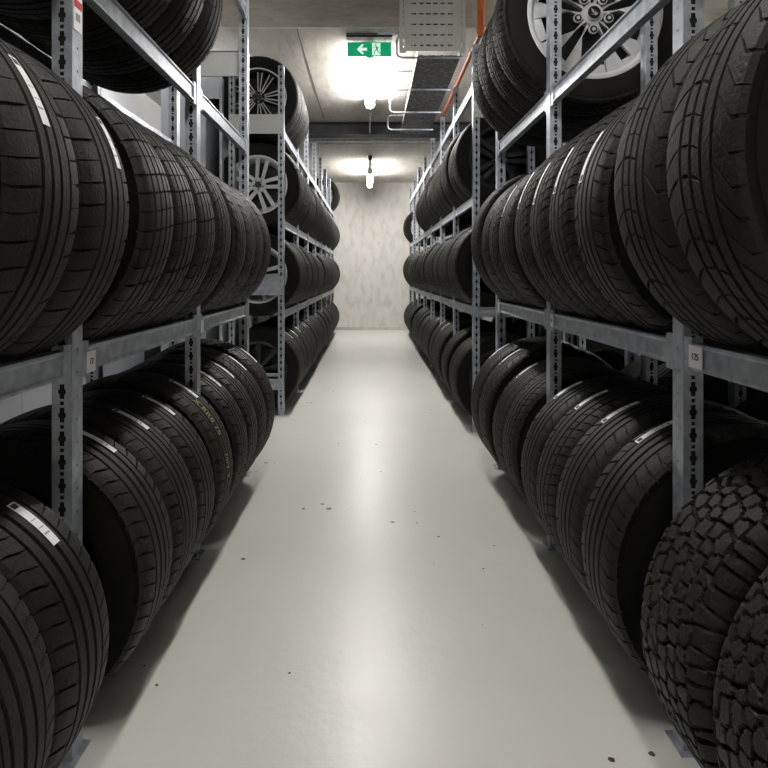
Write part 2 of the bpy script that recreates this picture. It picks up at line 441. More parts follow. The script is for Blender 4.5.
def make_rim(parent, kind, rb, W):
    yf = -W*.40
    metal = {'aero': 'silver', 'vee': 'blackalloy', 'double': 'silver', 'star': 'blackalloy', 'multi': 'greyalloy', 'plain': 'blackalloy'}[kind]
    bm = bmesh.new()
    prof = [(-W*.47, rb+.009), (-W*.478, rb+.012), (-W*.482, rb+.008), (-W*.475, rb-.004), (-W*.44, rb-.012), (-W*.38, rb-.016), (-W*.30, rb-.030), (W*.1, rb-.042), (W*.40, rb-.02), (W*.455, rb-.006), (W*.455, rb+.006),
            (W*.40, rb-.006), (W*.1, rb-.034), (-W*.30, rb-.024), (-W*.40, rb-.008)]
    lathe(bm, prof, 96, closed=True)
    barrel_mat = M['silver'] if kind in ('aero', 'double') else M[metal]
    rim = obj('rim', mesh('rim', bm, barrel_mat, 40), parent)
    if kind in ('vee', 'aero', 'double', 'star', 'multi', 'plain'):
        bm = bmesh.new(); lathe(bm, [(-.01, .001), (-.01, rb-.040), (.0, rb-.040), (.0, .001)], 48)
        obj('black_backing_disc', mesh('disc', bm, M['blackalloy']), rim)  # black disc behind the spokes, closes the rim's open windows
    ro = rb-.014
    if kind == 'vee':
        bm = bmesh.new(); lathe(bm, [(-W*.482, rb+.013), (-W*.488, rb+.009), (-W*.484, rb+.003), (-W*.476, rb+.002), (-W*.476, rb+.012)], 96, closed=True)
        obj('rim_lip', mesh('rim_lip', bm, M['silver'], 40), rim)
    def sp(name, polys, m):
        bm = bmesh.new()
        for (pts, y0, y1, rot, sl) in polys: polyspoke(bm, pts, y0, y1, rot, 0, sl)
        return obj(name, mesh(name, bm, m), rim)
    def polar(r, deg): return (r*math.cos(math.radians(deg)), r*math.sin(math.radians(deg)))
    if kind == 'aero':
        for k in range(5):
            ax = math.radians(234+72*k)
            for s in (-1, 1):
                pts = [polar(.052, s*6), polar(.075, s*27), polar(ro*.62, s*27.5), polar(ro+.006, s*26.5), polar(ro+.008, s*16), polar(ro+.008, s*7), polar(ro*.86, s*6.5), polar(ro*.45, s*6)]
                pts = [(.036, s*.003), (.050, s*.017), (.100, s*.020), polar(ro+.008, s*24), polar(ro+.010, s*15), polar(ro+.008, s*6), (.088, s*.016)]
                sp('spoke', [(pts, yf+.002+.004*s, yf+.022, ax, .016)], M['silver'])
            # lip pieces at the window and slot ends
            bmx = bmesh.new()
            polyspoke(bmx, [polar(ro*.90, -5.5), polar(ro+.008, -6.5), polar(ro+.008, 6.5), polar(ro*.93, 6.5)], yf-.003, yf+.01, ax)
            obj('lip_segment', mesh('lip', bmx, M['silver']), rim)
            bmx = bmesh.new()
            polyspoke(bmx, [polar(ro*.87, -11), polar(ro+.008, -11), polar(ro+.010, 0), polar(ro+.008, 11), polar(ro*.87, 11)], yf-.003, yf+.01, ax+math.radians(36))
            obj('lip_segment', mesh('lip', bmx, M['silver']), rim)
        hubr = .045
    elif kind == 'vee':
        for k in range(10):
            ax = math.radians(90+36*k); s = 1 if k % 2 else -1
            back = [polar(.03, -20), polar(ro+.004, s*4-6), polar(ro+.004, s*4+6), polar(.03, 20)]
            sp('spoke', [(back, yf+.010, yf+.024, ax, .010)], M['blackalloy'])
            pol = []
            for d in (-5.2, 5.2):
                a1 = s*4+d
                p0 = (.050, s*.003+d*.0014); p1 = polar(ro+.005, a1)
                dx, dy = p1[0]-p0[0], p1[1]-p0[1]; L = math.hypot(dx, dy); nx, ny = -dy/L*.0040, dx/L*.0040
                pol.append(([(p0[0]-nx, p0[1]-ny), (p1[0]-nx, p1[1]-ny), (p1[0]+nx, p1[1]+ny), (p0[0]+nx, p0[1]+ny)], yf+.004, yf+.012, ax, .010))
            sp('silver_spoke_edge', pol, M['silver'])
        hubr = .05
    elif kind == 'double':
        for k in range(5):
            ax = math.radians(80+72*k)
            for s in (-1, 1):
                pts = [(.03, s*.008), (.06, s*.010), (ro+.004, s*.022), (ro+.004, s*.056), (.06, s*.036), (.03, s*.032)]
                sp('spoke', [(pts, yf+.003, yf+.026, ax, .014)], M['silver'])
        hubr = .058
    elif kind == 'star':
        for k in range(5):
            ax = math.radians(75+72*k)
            for s in (-1, 1):
                pts = [(.03, 0), (.06, s*.006), (ro+.003, s*.016), (ro+.003, s*.052), (.06, s*.034), (.03, s*.024)]
                sp('spoke', [(pts, yf+.003, yf+.024, ax, .016)], M['greyalloy'])
        hubr = .055
    else:
        for k in range(9):
            ax = math.radians(10+40*k)
            pts = [(.03, -.014), (.06, -.012), (ro+.003, -.022), (ro+.003, .022), (.06, .012), (.03, .014)]
            sp('spoke', [(pts, yf+.003, yf+.022, ax, .014)], M[metal])
        hubr = .055
    bm = bmesh.new(); disc(bm, hubr, yf+.010, yf+.05, bev=.004)
    obj('hub', mesh('hub', bm, barrel_mat if kind != 'vee' else M['blackalloy'], 40), rim)
    for k in range(5):
        a = math.radians(270+72*k); q = .066 if kind == 'aero' else hubr*.66
        bm = bmesh.new()
        rr = .019 if kind == 'aero' else .009
        disc(bm, rr, yf+.002, yf+.012, q*math.cos(a), q*math.sin(a), 20, 0, .002)
        disc(bm, rr*.78, yf+.0005, yf+.004, q*math.cos(a), q*math.sin(a), 20, 1, .001)
        disc(bm, rr*.42, yf-.002, yf+.002, q*math.cos(a), q*math.sin(a), 6, 0, .001)
        obj('bolt_well', mesh('bolt', bm, [M['silver'], M['blackalloy']]), rim)
    bm = bmesh.new(); disc(bm, .030, yf-.004, yf+.015, bev=.004)
    disc(bm, .0255, yf-.0052, yf-.003, mi=1)
    if kind == 'aero':     # winged arrow emblem with a chrome ring
        for ang, ln in ((150, .013), (165, .016), (135, .010)):
            c, s = math.cos(math.radians(ang)), math.sin(math.radians(ang))
            pts = [(-.012+0*c, .002*(ang-150)/15-.001), (.002, .004), (.014, .012+.002*(ang-150)/15), (.012, .004+.001*(ang-150)/15)]
            prism(bm, [(-p[0]*.9*c*-1, p[1]*.9+(ang-150)*.00025) for p in pts], 'y', yf-.0066, yf-.0052, 0)
        prism(bm, [(-.014, -.010), (.006, -.006), (.002, -.001), (.016, -.004), (.006, -.014), (.003, -.010)], 'y', yf-.0066, yf-.0052, 0)
    obj('center_cap', mesh('cap', bm, [M['silver'] if kind in ('aero', 'double') else M['cap'], M['blackalloy'] if kind == 'aero' else M['cap']]), rim)
    return rim

def mkcode(): pass
TYRES = []
def tyre(kind, x, y, z, label, group, rot=None, yaw=0, scale=1.0, flip=False, rim=None, stick=None):
    """stick: list of (angle above horizontal towards the aisle in degrees, y offset, length, width)"""
    side = -1 if x < 0 else 1
    R = T_R[kind]
    if rim:
        root = empty('wheel', (x, y, z), label, 'wheel', None)
        t = obj('tyre', T[kind], root)
    else:
        root = t = obj('tyre', T[kind], None, (x, y, z)); tag(t, label, 'tyre', group)
    if scale != 1.0: root.scale = (scale, 1, scale)
    rr = random.uniform(0, 2*PI) if rot is None else rot
    if rim:
        t.rotation_euler = (0, rr, 0); root.rotation_euler = (0, 0, yaw)
        make_rim(root, rim, {'suv': .262, 'asym': .228, 'fat': .228}.get(kind, .222), {'suv': .205, 'asym': .228, 'fat': .222}.get(kind, .216))
    else:
        t.rotation_euler = (0, rr, yaw)
    for s in (stick or []):
        ang = math.radians(s[0]); a = ang if side < 0 else PI-ang
        add_sticker(t, R, a, s[1], s[2] if len(s) > 2 else .12, s[3] if len(s) > 3 else .022)
    return t

# ---------------------------------------------------------------- racks
PITCH = .053
def perf_strip(bm, w, H, big=True, hw=.0085, xf=None, solid=False):
    """a vertical strip in (a,z), centred column of holes; xf maps (a,z)->3-D. Real openings."""
    zs = []; n = 0 if solid else int(H/PITCH)
    if big:
        for i in range(n):
            z = .02+i*PITCH
            zs += [(z, 0), (z, .0050), (z+.010, .0054), (z+.012, hw), (z+.020, hw), (z+.022, .0054), (z+.033, .0050), (z+.033, 0), (z+.039, 0), (z+.039, .0042), (z+.047, .0042), (z+.047, 0)]
    else:
        for i in range(n):
            z = .02+i*PITCH
            zs += [(z, 0), (z, .0026), (z+.005, .0026), (z+.005, 0)]
    zs = [(0, 0)]+zs+[(H, 0)]
    zs = [q for q in zs if q[0] <= H]
    for (z0, w0), (z1, w1) in zip(zs, zs[1:]):
        if z1-z0 < 1e-6: continue
        if w0 == 0 and w1 == 0:
            bm.faces.new([bm.verts.new(xf(a, z)) for a, z in ((-w/2, z0), (w/2, z0), (w/2, z1), (-w/2, z1))])
        else:
            for s in (-1, 1):
                bm.faces.new([bm.verts.new(xf(a, z)) for a, z in ((s*w/2, z0), (s*w0, z0), (s*w1, z1), (s*w/2, z1))])
def post_mesh(H, s):
    """C profile; s=+1: flat web faces +x. origin at the web face centre"""
    bm = bmesh.new(); D = .046; Wd = .050
    perf_strip(bm, Wd, H, False, xf=lambda a, z: (0, a, z))
    for e in (-1, 1):
        perf_strip(bm, D, H if e < 0 else H-.0001, True, solid=e > 0, xf=lambda a, z, e=e: (-s*(D/2+a), e*Wd/2, z))
        # returned lip
        for (z0, z1) in ((0, H),):
            bm.faces.new([bm.verts.new(p) for p in ((-s*D, e*Wd/2, z0), (-s*D, e*(Wd/2-.0235), z0), (-s*D, e*(Wd/2-.0235), z1), (-s*D, e*Wd/2, z1))])
    bmesh.ops.remove_doubles(bm, verts=bm.verts, dist=1e-5)
    box(bm, *sorted((-s*.004, -s*(D-.004))), -Wd/2+.003, -Wd/2+.0045, .0, H-.004, 1)  # unlit post interior painted as an added black strip behind the holes
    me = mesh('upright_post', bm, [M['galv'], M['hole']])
    return me
POST = {}
def rail_mesh(L, h, s):
    bm = bmesh.new()
    pts = [(0, 0), (0, .006), (-.004, .011), (-.004, h-.011), (0, h-.006), (0, h), (-.026, h), (-.026, 0)]
    prism(bm, [(s*a, z) for a, z in pts], 'y', 0, L)
    for y0 in (0.0005, L-.0345):   # hooked end connectors
        box(bm, s*.0004, s*-.010, y0, y0+.034, -.012, h+.012)
    return mesh('shelf_rail', bm, M['galv'])
RAIL = {}
def rack(label, side, xf, xb, frames, H, levels, skip=(), name='shelving_rack'):
    """xf, xb: aisle face and rear face; frames: y of each frame; levels: z of rail tops"""
    root = empty(name, (xf, frames[0], 0), label, 'shelving rack')
    s = 1 if side < 0 else -1        # aisle direction
    ox, oy = xf, frames[0]
    for (z, key) in ((H, s), (H, -s)):
        if (H, key) not in POST: POST[(H, key)] = post_mesh(H, key)
    for y in frames:
        for (x, k) in ((xf, s), (xb, -s)):
            obj('upright_post', POST[(H, k)], root, (x-ox, y-oy, .004))
            bm = bmesh.new(); box(bm, -.055 if k > 0 else -.012, .012 if k > 0 else .055, -.04, .04, 0, .004)
            box(bm, (-.038 if k > 0 else .002), (-.002 if k > 0 else .038), -.023, .023, .004, .05)
            obj('foot_plate', mesh('foot', bm, M['galv']), root, (x-ox, y-oy, 0))
        # ladder braces between the two posts of a frame
        for z0 in (.30,):
            bm = bmesh.new(); box(bm, min(xf-s*.042, xb+s*.042)-ox, max(xf-s*.042, xb+s*.042)-ox, -.008, .008, z0, z0+.025)
            obj('frame_brace', mesh('brace', bm, M['galv']), root, (0, y-oy, 0))
    for li, (zt, h) in enumerate(levels):
        if zt is None: continue
        for b in range(len(frames)-1):
            if (li, b) in skip: continue
            y0, y1 = frames[b]+.0255, frames[b+1]-.0255
            for (x, k) in ((xf, s), (xb, -s)):
                key = (round(y1-y0, 4), h, k)
                if key not in RAIL: RAIL[key] = rail_mesh(y1-y0, h, k)
                obj('shelf_rail', RAIL[key], root, (x-k*.002-ox, y0-oy, zt-h))
    return root
def end_plate(root, xf, xb, y, z0, z1, m='plate'):
    bm = bmesh.new(); a, b = min(xf, xb), max(xf, xb)
    box(bm, a-.0, b+.0, -.002, .0, z0, z1); box(bm, a, b, -.012, .0, z0, z0+.003); box(bm, a, b, -.012, .0, z1-.003, z1)
    for x in (a+.02, b-.02):
        for z in (z0+.035, z1-.035): box(bm, x-.003, x+.003, -.003, -.0015, z-.003, z+.003, 1)
    o = obj('side_plate', mesh('side_plate', bm, [M[m], M['hole']]), root, (-root.location.x, y-root.location.y, 0))
    return o
RH = .06
LXF, LXB = -.670, -1.100
RXF, RXB = .720, 1.150
F_L1 = [.445, 1.420, 2.425, 3.410]
F_L2 = [4.85+.95*i for i in range(8)]
F_R1 = [.470, 1.450, 2.505, 3.530]
F_R2 = [4.35+1.0*i for i in range(8)]
Z_L1 = [None, .930, 1.825]; Z_L2 = [None, .815, 1.520, 2.225]
Z_R1 = [None, .945, 1.840]; Z_R2 = [None, .870, 1.645, 2.440]
rl1 = rack('near left galvanised tyre rack with black tyres on three levels', -1, LXF, LXB, F_L1, 2.72, [(z, RH) for z in Z_L1]+[(2.56, RH)])
rl2 = rack('far left galvanised tyre rack reaching to the concrete end wall', -1, LXF, LXB, F_L2, 2.72, [(z, RH) for z in Z_L2])
rr1 = rack('near right galvanised tyre rack, large alloy wheel on its upper shelf', 1, RXF, RXB, F_R1, 2.72, [(z, RH) for z in Z_R1])
rr2 = rack('far right galvanised tyre rack with empty top rails below orange pipe', 1, RXF, RXB, F_R2, 2.70, [(z, RH) for z in Z_R2])
end_plate(rl1, LXF-.002, LXB+.002, F_L1[-1]+.040, 2.20, 2.34)
end_plate(rl2, LXF-.002, LXB+.002, F_L2[0]-.027, 2.19, 2.34)
end_plate(rl2, LXF-.002, LXB+.002, F_L2[0]-.027, .935, 1.08, 'galv')
end_plate(rl2, LXF-.002, LXB+.002, F_L2[0]-.027, .20, .285, 'galv')
end_plate(rr2, RXF+.002, RXB-.002, F_R2[0]-.027, .80, .87, 'galv')
end_plate(rr2, RXF+.002, RXB-.002, F_R2[0]-.027, 2.19, 2.30)

# text on plates
def text_mesh(body, size, m, depth=.0006):
    cu = bpy.data.curves.new('t', 'FONT'); cu.body = body; cu.size = size; cu.align_x = 'CENTER'; cu.align_y = 'CENTER'; cu.extrude = depth
    o = bpy.data.objects.new('t', cu); COL.objects.link(o)
    dg = bpy.context.evaluated_depsgraph_get(); dg.update()
    me = bpy.data.meshes.new_from_object(o.evaluated_get(dg)); bpy.data.objects.remove(o)
    me.materials.clear(); me.materials.append(m)
    return me
def shelf_label(root, side, y, z, w, h, body):
    s = 1 if side < 0 else -1
    x = (LXF if side < 0 else RXF)+s*.0
    bm = bmesh.new(); box(bm, -.0008, .0008, -w/2, w/2, -h/2, h/2)
    o = obj('shelf_label', mesh('shelf_label', bm, M['paper']), root, (x-root.location.x, y-root.location.y, z), 'white number card')
    if body:
        t = obj('label_number', text_mesh(body, h*.42, M['ink']), o, (s*.0012, 0, 0))
        t.rotation_euler = (PI/2, 0, PI/2 if s > 0 else -PI/2)
    return o
shelf_label(rr1, 1, 1.372, .916, .055, .050, '125')
shelf_label(rr1, 1, 2.455, .916, .040, .050, '11')
shelf_label(rr1, 1, 3.47, .916, .040, .050, None)
shelf_label(rl1, -1, 1.490, .890, .045, .050, '17')
shelf_label(rl1, -1, 2.475, .890, .040, .050, None)
shelf_label(rl1, -1, 1.490, 1.795, .001, .001, None) if False else None
# load label on the near left post
bm = bmesh.new(); box(bm, -.0005, .0008, -.019, .019, 0, .115)
box(bm, .0008, .0011, -.019, .019, .052, .070, 1); box(bm, .0008, .0011, -.012, .010, .022, .040, 2)
o = obj('warning_label', mesh('warning_label', bm, [M['paper'], M['redink'], M['greyink']]), rl1, (LXF+.0008-rl1.location.x, F_L1[1]-rl1.location.y, 1.655), 'white load label with a red band')

# ---------------------------------------------------------------- tyres on the racks
LXC, RXC = (LXF+LXB)/2, (RXF+RXB)/2
CON = .215-.028-.0015
def cz(zt, R): return R+.0005 if zt is None else zt+math.sqrt(R*R-CON*CON)+.0015
ORD = ['nearest', 'second', 'third', 'fourth', 'fifth', 'sixth', 'seventh', 'eighth', 'ninth', 'tenth', 'eleventh', 'twelfth', 'thirteenth', 'fourteenth', 'fifteenth', 'sixteenth',
       'seventeenth', 'eighteenth', 'nineteenth', 'twentieth', 'twenty-first', 'twenty-second', 'twenty-third', 'twenty-fourth', 'twenty-fifth', 'twenty-sixth', 'twenty-seventh', 'twenty-eighth']
KIND_TXT = {'rib': 'ribbed', 'road': 'road-tread', 'asym': 'wide-ribbed', 'wave': 'wave-tread', 'block': 'block-tread', 'suv': 'large-tread', 'fat': 'worn', 'at': 'knobbly all-terrain'}
def row(side, zt, specs, where, group):
    """specs: (y_far_edge, kind, extras dict)"""
    for i, (y1, kind, ex) in enumerate(specs):
        ex = dict(ex); Wd = {'rib': .215, 'road': .218, 'asym': .228, 'wave': .228, 'block': .218, 'suv': .205, 'fat': .222, 'at': .262}[kind]
        sc = ex.pop('scale', 1.0)
        R = T_R[kind]*sc
        has = ' with white sticker' if ex.get('stick') else ''
        lab = ex.pop('label', None) or f"{ORD[i]} {KIND_TXT[kind]} tyre{has}, {where}"
        tyre(kind, LXC if side < 0 else RXC, y1-Wd/2-.001, cz(zt, R), lab, group, scale=sc, **ex)
S = lambda a, y=0.0, l=.12, w=.022: {'stick': [(a, y, l, w)]}
# near left, middle level
def K(R_, kind, *d):
    out = {'scale': R_/T_R[kind]}
    for q in d: out.update(q)
    return out
row(-1, Z_L1[1], [(.905, 'road', K(.353, 'road')), (1.145, 'asym', K(.362, 'asym', S(27, -.0, .125, .024))), (1.385, 'asym', K(.360, 'asym', S(23, .05, .115, .020))),
                  (1.675, 'block', K(.366, 'block')), (1.90, 'block', K(.364, 'block')), (2.125, 'block', K(.365, 'block')), (2.355, 'road', K(.367, 'road')),
                  (2.68, 'rib', K(.360, 'rib')), (2.905, 'rib', K(.358, 'rib')), (3.13, 'road', K(.356, 'road')), (3.355, 'rib', K(.358, 'rib'))], 'middle shelf of near left rack', 'tyres on the middle shelf of the near left rack')
# near left, upper level
row(-1, Z_L1[2], [(.90, 'fat', K(.36, 'fat')), (1.13, 'rib', K(.36, 'rib')), (1.37, 'rib', K(.36, 'rib')), (1.675, 'rib', K(.355, 'rib')), (1.90, 'fat', K(.345, 'fat')), (2.125, 'block', K(.338, 'block')), (2.35, 'road', K(.338, 'road'))], 'upper shelf of near left rack', 'tyres on the upper shelf of the near left rack')
# near left, floor level
row(-1, Z_L1[0], [(1.09, 'fat', K(.345, 'fat', {'label': 'tyre without sticker in the bottom left corner of the picture'})), (1.315, 'rib', K(.345, 'rib', S(50, .02, .12, .024))),
                  (1.70, 'rib', K(.355, 'rib', S(62, .03))), (1.93, 'fat', K(.358, 'fat', S(61, .03))), (2.16, 'rib', K(.355, 'rib', S(60, .03))), (2.39, 'fat', K(.366, 'fat', S(58, .03), {'label': 'tyre with yellow crayon writing, floor level of near left rack'})),
                  (2.70, 'rib', K(.362, 'rib', S(56, .04))), (2.92, 'rib', K(.365, 'rib', S(55, .04))), (3.145, 'road', K(.37, 'road', S(53, .04))), (3.37, 'rib', K(.378, 'rib', S(52, .04)))], 'floor level of near left rack', 'tyres on the floor level of the near left rack')
# near right, middle
row(1, Z_R1[1], [(1.160, 'wave', K(.396, 'wave')), (1.405, 'wave', K(.396, 'wave')),
                 (1.745, 'rib', K(.372, 'rib', S(24, .045, .14))), (1.975, 'road', K(.376, 'road', S(23, .04, .14))), (2.21, 'road', K(.376, 'road', S(22, .04, .14))), (2.45, 'road', K(.374, 'road', S(24, .04, .14))),
                 (2.79, 'rib', K(.366, 'rib', S(26, .04, .14))), (3.02, 'road', K(.365, 'road')), (3.25, 'rib', K(.362, 'rib')), (3.48, 'fat', K(.378, 'fat'))], 'middle shelf of near right rack', 'tyres on the middle shelf of the near right rack')
# near right, floor
row(1, Z_R1[0], [(1.06, 'at', {'label': 'chunky all-terrain tyre in the bottom right corner, nearest one'}), (1.335, 'at', {'label': 'chunky all-terrain tyre beside the near right rack post, second one'}),
                 (1.71, 'rib', K(.364, 'rib', S(62, .05), {'rim': 'plain', 'label': 'black wheel with stickered tyre, floor level, just behind all-terrain tyres'})), (1.94, 'rib', K(.365, 'rib', S(61, .05))), (2.18, 'road', K(.361, 'road', S(60, .05))), (2.42, 'rib', K(.356, 'rib', S(59, .05))),
                 (2.76, 'road', K(.356, 'road')), (2.99, 'fat', K(.355, 'fat', S(56, .04))), (3.25, 'rib', K(.375, 'rib', S(54, .04))), (3.48, 'rib', K(.378, 'rib', S(53, .04)))], 'floor level of near right rack', 'tyres on the floor level of the near right rack')
# near right, upper: four large tyres, the first mounted on a silver alloy rim
row(1, Z_R1[2], [(2.775, 'suv', {'rim': 'aero', 'rot': .2, 'scale': 1.03, 'label': 'big wheel with silver five-spoke alloy rim, upper shelf of near right rack'}), (2.99, 'suv', {}), (3.21, 'suv', {}), (3.43, 'suv', {'scale': .985})],
    'large one on upper shelf of near right rack', 'large tyres beside the silver alloy wheel')
# far racks
kinds = ['rib', 'road', 'block', 'fat', 'road', 'rib']
def far_row(side, frames, zt, bays, where, group, first=None, per=4, stick=(), extra=None):
    specs = []; rnd = random.Random(int((zt or 0)*100)+side)
    for b in bays:
        room = frames[b+1]-frames[b]-.06; sp = room/per
        k0 = rnd.choice(kinds)
        for j in range(per):
            k = k0 if rnd.random() < .6 else rnd.choice(kinds)
            if sp < .223 and k == 'fat': k = 'road'
            ex = {'scale': rnd.uniform(.955, 1.0)}
            if b == bays[0] and j == 0 and first: ex.update(first)
            if (b, j) in stick: ex.update(S(rnd.uniform(50, 56), .03))
            specs.append((frames[b]+.03+(j+1)*sp, k, ex))
    row(side, zt, specs, where, group)
far_row(-1, F_L2, Z_L2[0], range(7), 'floor level of far left rack', 'tyres on the floor level of the far left rack',
        {'rim': 'multi', 'label': 'wheel with dull grey rim at the foot of the far left rack'}, stick=((0, 1), (0, 2), (0, 3), (1, 1), (1, 2)))
far_row(-1, F_L2, Z_L2[1], range(7), 'first shelf of far left rack', 'tyres on the first shelf of the far left rack',
        {'rim': 'double', 'rot': 1., 'label': 'half-hidden silver wheel on first shelf, near end of far left rack'})
far_row(-1, F_L2, Z_L2[2], range(7), 'second shelf of far left rack', 'tyres on the second shelf of the far left rack',
        {'rim': 'double', 'scale': 1.0, 'label': 'wheel with silver double-spoke rim on second shelf of far left rack'})
far_row(-1, F_L2, Z_L2[3], [0], 'top shelf of far left rack', 'tyres on the top shelf of the far left rack',
        {'rim': 'vee', 'scale': .97, 'label': 'wheel with black and silver rim on top shelf of far left rack'})
row(-1, Z_L2[3], [(11.40, 'rib', {'label': 'lone tyre at the wall end of the left top shelf'})], '', None)
far_row(1, F_R2, Z_R2[0], range(7), 'floor level of far right rack', 'tyres on the floor level of the far right rack',
        {'rim': 'multi', 'label': 'wheel with pale rim edge at the foot of the far right rack'}, stick=((1, 2), (1, 3), (2, 0), (2, 1)))
far_row(1, F_R2, Z_R2[1], range(7), 'first shelf of far right rack', 'tyres on the first shelf of the far right rack')
far_row(1, F_R2, Z_R2[2], range(4), 'second shelf of far right rack', 'tyres on the second shelf of the far right rack',
        {'rim': 'star', 'label': 'wheel with dark star-spoke rim on second shelf of far right rack'})
row(1, Z_R2[2], [(11.25, 'rib', {'label': 'lone tyre at the wall end of the right second shelf'})], '', None)

def back_row(frames, zt, bays, where, group):
    global RXC
    keep = RXC; RXC = BXC
    far_row(1, frames, zt, bays, where, group)
    RXC = keep
BXF, BXB = 1.46, 1.89; BXC = (BXF+BXB)/2
kk = RXF, RXB
rb1 = rack('galvanised tyre rack standing back to back behind the near right rack', 1, BXF, BXB, F_R1, 2.72, [(z, RH) for z in Z_R1])
rb2 = rack('galvanised tyre rack standing back to back behind the far right rack', 1, BXF, BXB, F_R2, 2.70, [(z, RH) for z in Z_R2])
for z, nm in ((Z_R1[0], 'floor level'), (Z_R1[1], 'middle shelf')):
    back_row(F_R1, z, [1, 2], nm+' of the rack behind near right rack', 'tyres on the '+nm+' of the rack behind the near right one')
for z, nm in ((Z_R2[0], 'floor level'), (Z_R2[1], 'first shelf'), (Z_R2[2], 'second shelf')):
    back_row(F_R2, z, [0, 1, 2], nm+' of the rack behind far right rack', 'tyres on the '+nm+' of the rack behind the far right one')

# yellow crayon writing bent round its tyre
def crayon(body, R, a0, y, size):
    me = text_mesh(body, size, M['chalk'], 0)
    bm = bmesh.new(); bm.from_mesh(me); bmesh.ops.subdivide_edges(bm, edges=bm.edges, cuts=1)
    for v in bm.verts:
        th = a0-v.co.x/R; yy = y+v.co.y
        v.co = ((R+.0012)*math.cos(th), yy, (R+.0012)*math.sin(th))
    bm.to_mesh(me); bm.free(); return me
ct = [o for o in COL.objects if o.get('label', '').startswith('tyre with yellow crayon')][0]
for body, a, sz in (('X RR8 75', 36, .040), ('MIY T', 5, .036)):
    c = obj('crayon_writing', crayon(body, .355, math.radians(a), -.012, sz), ct, (0, 0, 0), 'yellow hand writing')
    c.rotation_euler = (0, -ct.rotation_euler.y, 0)

# ---------------------------------------------------------------- exit sign
sg = empty('exit_sign', (-.005, 4.66, 2.885), 'green emergency exit sign with white arrow and running man', 'exit sign')
bm = bmesh.new(); box(bm, -.172, .172, -.03, .03, -.030, .0); box(bm, -.172, .172, -.032, -.03, -.030, -.018, 1)
obj('housing', mesh('housing', bm, [M['signbox'], M['darksteel']]), sg, (0, 0, .015))
bm = bmesh.new(); box(bm, -.165, .165, -.006, .006, -.150, -.045)
pnl = obj('sign_panel', mesh('panel', bm, M['green']), sg)
for s in (-1, 1):
    bm = bmesh.new(); box(bm, s*.12-.002, s*.12+.002, -.002, .002, -.045, -.014); obj('bracket', mesh('br', bm, M['signbox']), sg)
bm = bmesh.new()
yA, yB = -.0075, -.006
zc = -.0975
prism(bm, [(-.092, zc), (-.055, zc+.036), (-.040, zc+.036), (-.062, zc+.010), (-.018, zc+.010), (-.018, zc-.010), (-.062, zc-.010), (-.040, zc-.036), (-.055, zc-.036)], 'y', yA, yB)
obj('arrow', mesh('arrow', bm, M['signwhite']), pnl)
bm = bmesh.new(); box(bm, .022, .082, yA, yB, zc-.046, zc+.046)
obj('doorway_symbol', mesh('doorsym', bm, M['signwhite']), pnl)
bm = bmesh.new()
yA, yB = -.009, -.0075
def limb(p, q, w):
    d = Vector((q[0]-p[0], q[1]-p[1])); n = Vector((-d.y, d.x)).normalized()*w/2
    prism(bm, [(p[0]+n.x, p[1]+n.y+zc), (q[0]+n.x, q[1]+n.y+zc), (q[0]-n.x, q[1]-n.y+zc), (p[0]-n.x, p[1]-n.y+zc)], 'y', yA, yB)
hd = [(.048+.0075*math.cos(t*PI/6), .033+.0075*math.sin(t*PI/6)+zc) for t in range(12)]
prism(bm, hd, 'y', yA, yB)
limb((.050, .024), (.058, -.002), .014); limb((.050, .022), (.034, .012), .006); limb((.034, .012), (.026, .016), .006)
limb((.054, .020), (.068, .008), .006); limb((.068, .008), (.076, .014), .006)
limb((.058, -.002), (.042, -.014), .009); limb((.042, -.014), (.036, -.036), .008); limb((.036, -.036), (.028, -.036), .006)
limb((.058, -.002), (.068, -.020), .009); limb((.068, -.020), (.080, -.034), .008)
obj('running_man', mesh('man', bm, M['green']), pnl)

# ---------------------------------------------------------------- cable trays
tr = empty('cable_riser', (.445, 4.42, 2.69), 'pale perforated cable tray hanging vertically right of the exit sign', 'cable tray')
# tray back plate with real slots: rows of short slots
bm = bmesh.new()
W2 = .19; z0, z1 = 0.0, .62
rowz = [.035+.075*i for i in range(8)]
def holed_plate(bm, u0, u1, v0, v1, holes, P):
    us = sorted({u0, u1} | {h[0] for h in holes} | {h[1] for h in holes}); vs = sorted({v0, v1} | {h[2] for h in holes} | {h[3] for h in holes})
    hs = {(h[0], h[2]) for h in holes}
    ui = {u: i for i, u in enumerate(us)}
    grid = {}
    def vt(u, v):
        if (u, v) not in grid: grid[(u, v)] = bm.verts.new(P(u, v))
        return grid[(u, v)]
    for a, b in zip(us, us[1:]):
        for c, d in zip(vs, vs[1:]):
            if any(h[0] <= a and b <= h[1] and h[2] <= c and d <= h[3] for h in holes): continue
            bm.faces.new((vt(a, c), vt(b, c), vt(b, d), vt(a, d)))
cols_ = [(-.15+.052*i, -.15+.052*i+.034) for i in range(6)]
holes = [(a, b, z, z+.010) for z in rowz for a, b in cols_]
holed_plate(bm, -W2, W2, z0, z1, holes, lambda u, v: (u, 0, v))
o = obj('tray_panel', mesh('tray_panel', bm, M['plate']), tr)
md = o.modifiers.new('thick', 'SOLIDIFY'); md.thickness = .0015
for s in (-1, 1):
    bm = bmesh.new()
    holes = [(a, a+.008, z, z+.026) for z in [.02+.04*i for i in range(14)] for a in (.012,)]
    holed_plate(bm, 0, .045, -.02, z1, holes, lambda u, v: (s*(W2+u), -.012, v))
    holes = [(a, a+.008, z, z+.026) for z in [.02+.04*i for i in range(14)] for a in (.03,)]
    holed_plate(bm, 0, .06, 0, z1, holes, lambda u, v: (s*W2, -.012+u*1.0, v))
    o = obj('side_flange', mesh('side_flange', bm, M['plate']), tr)
    md = o.modifiers.new('thick', 'SOLIDIFY'); md.thickness = .0015
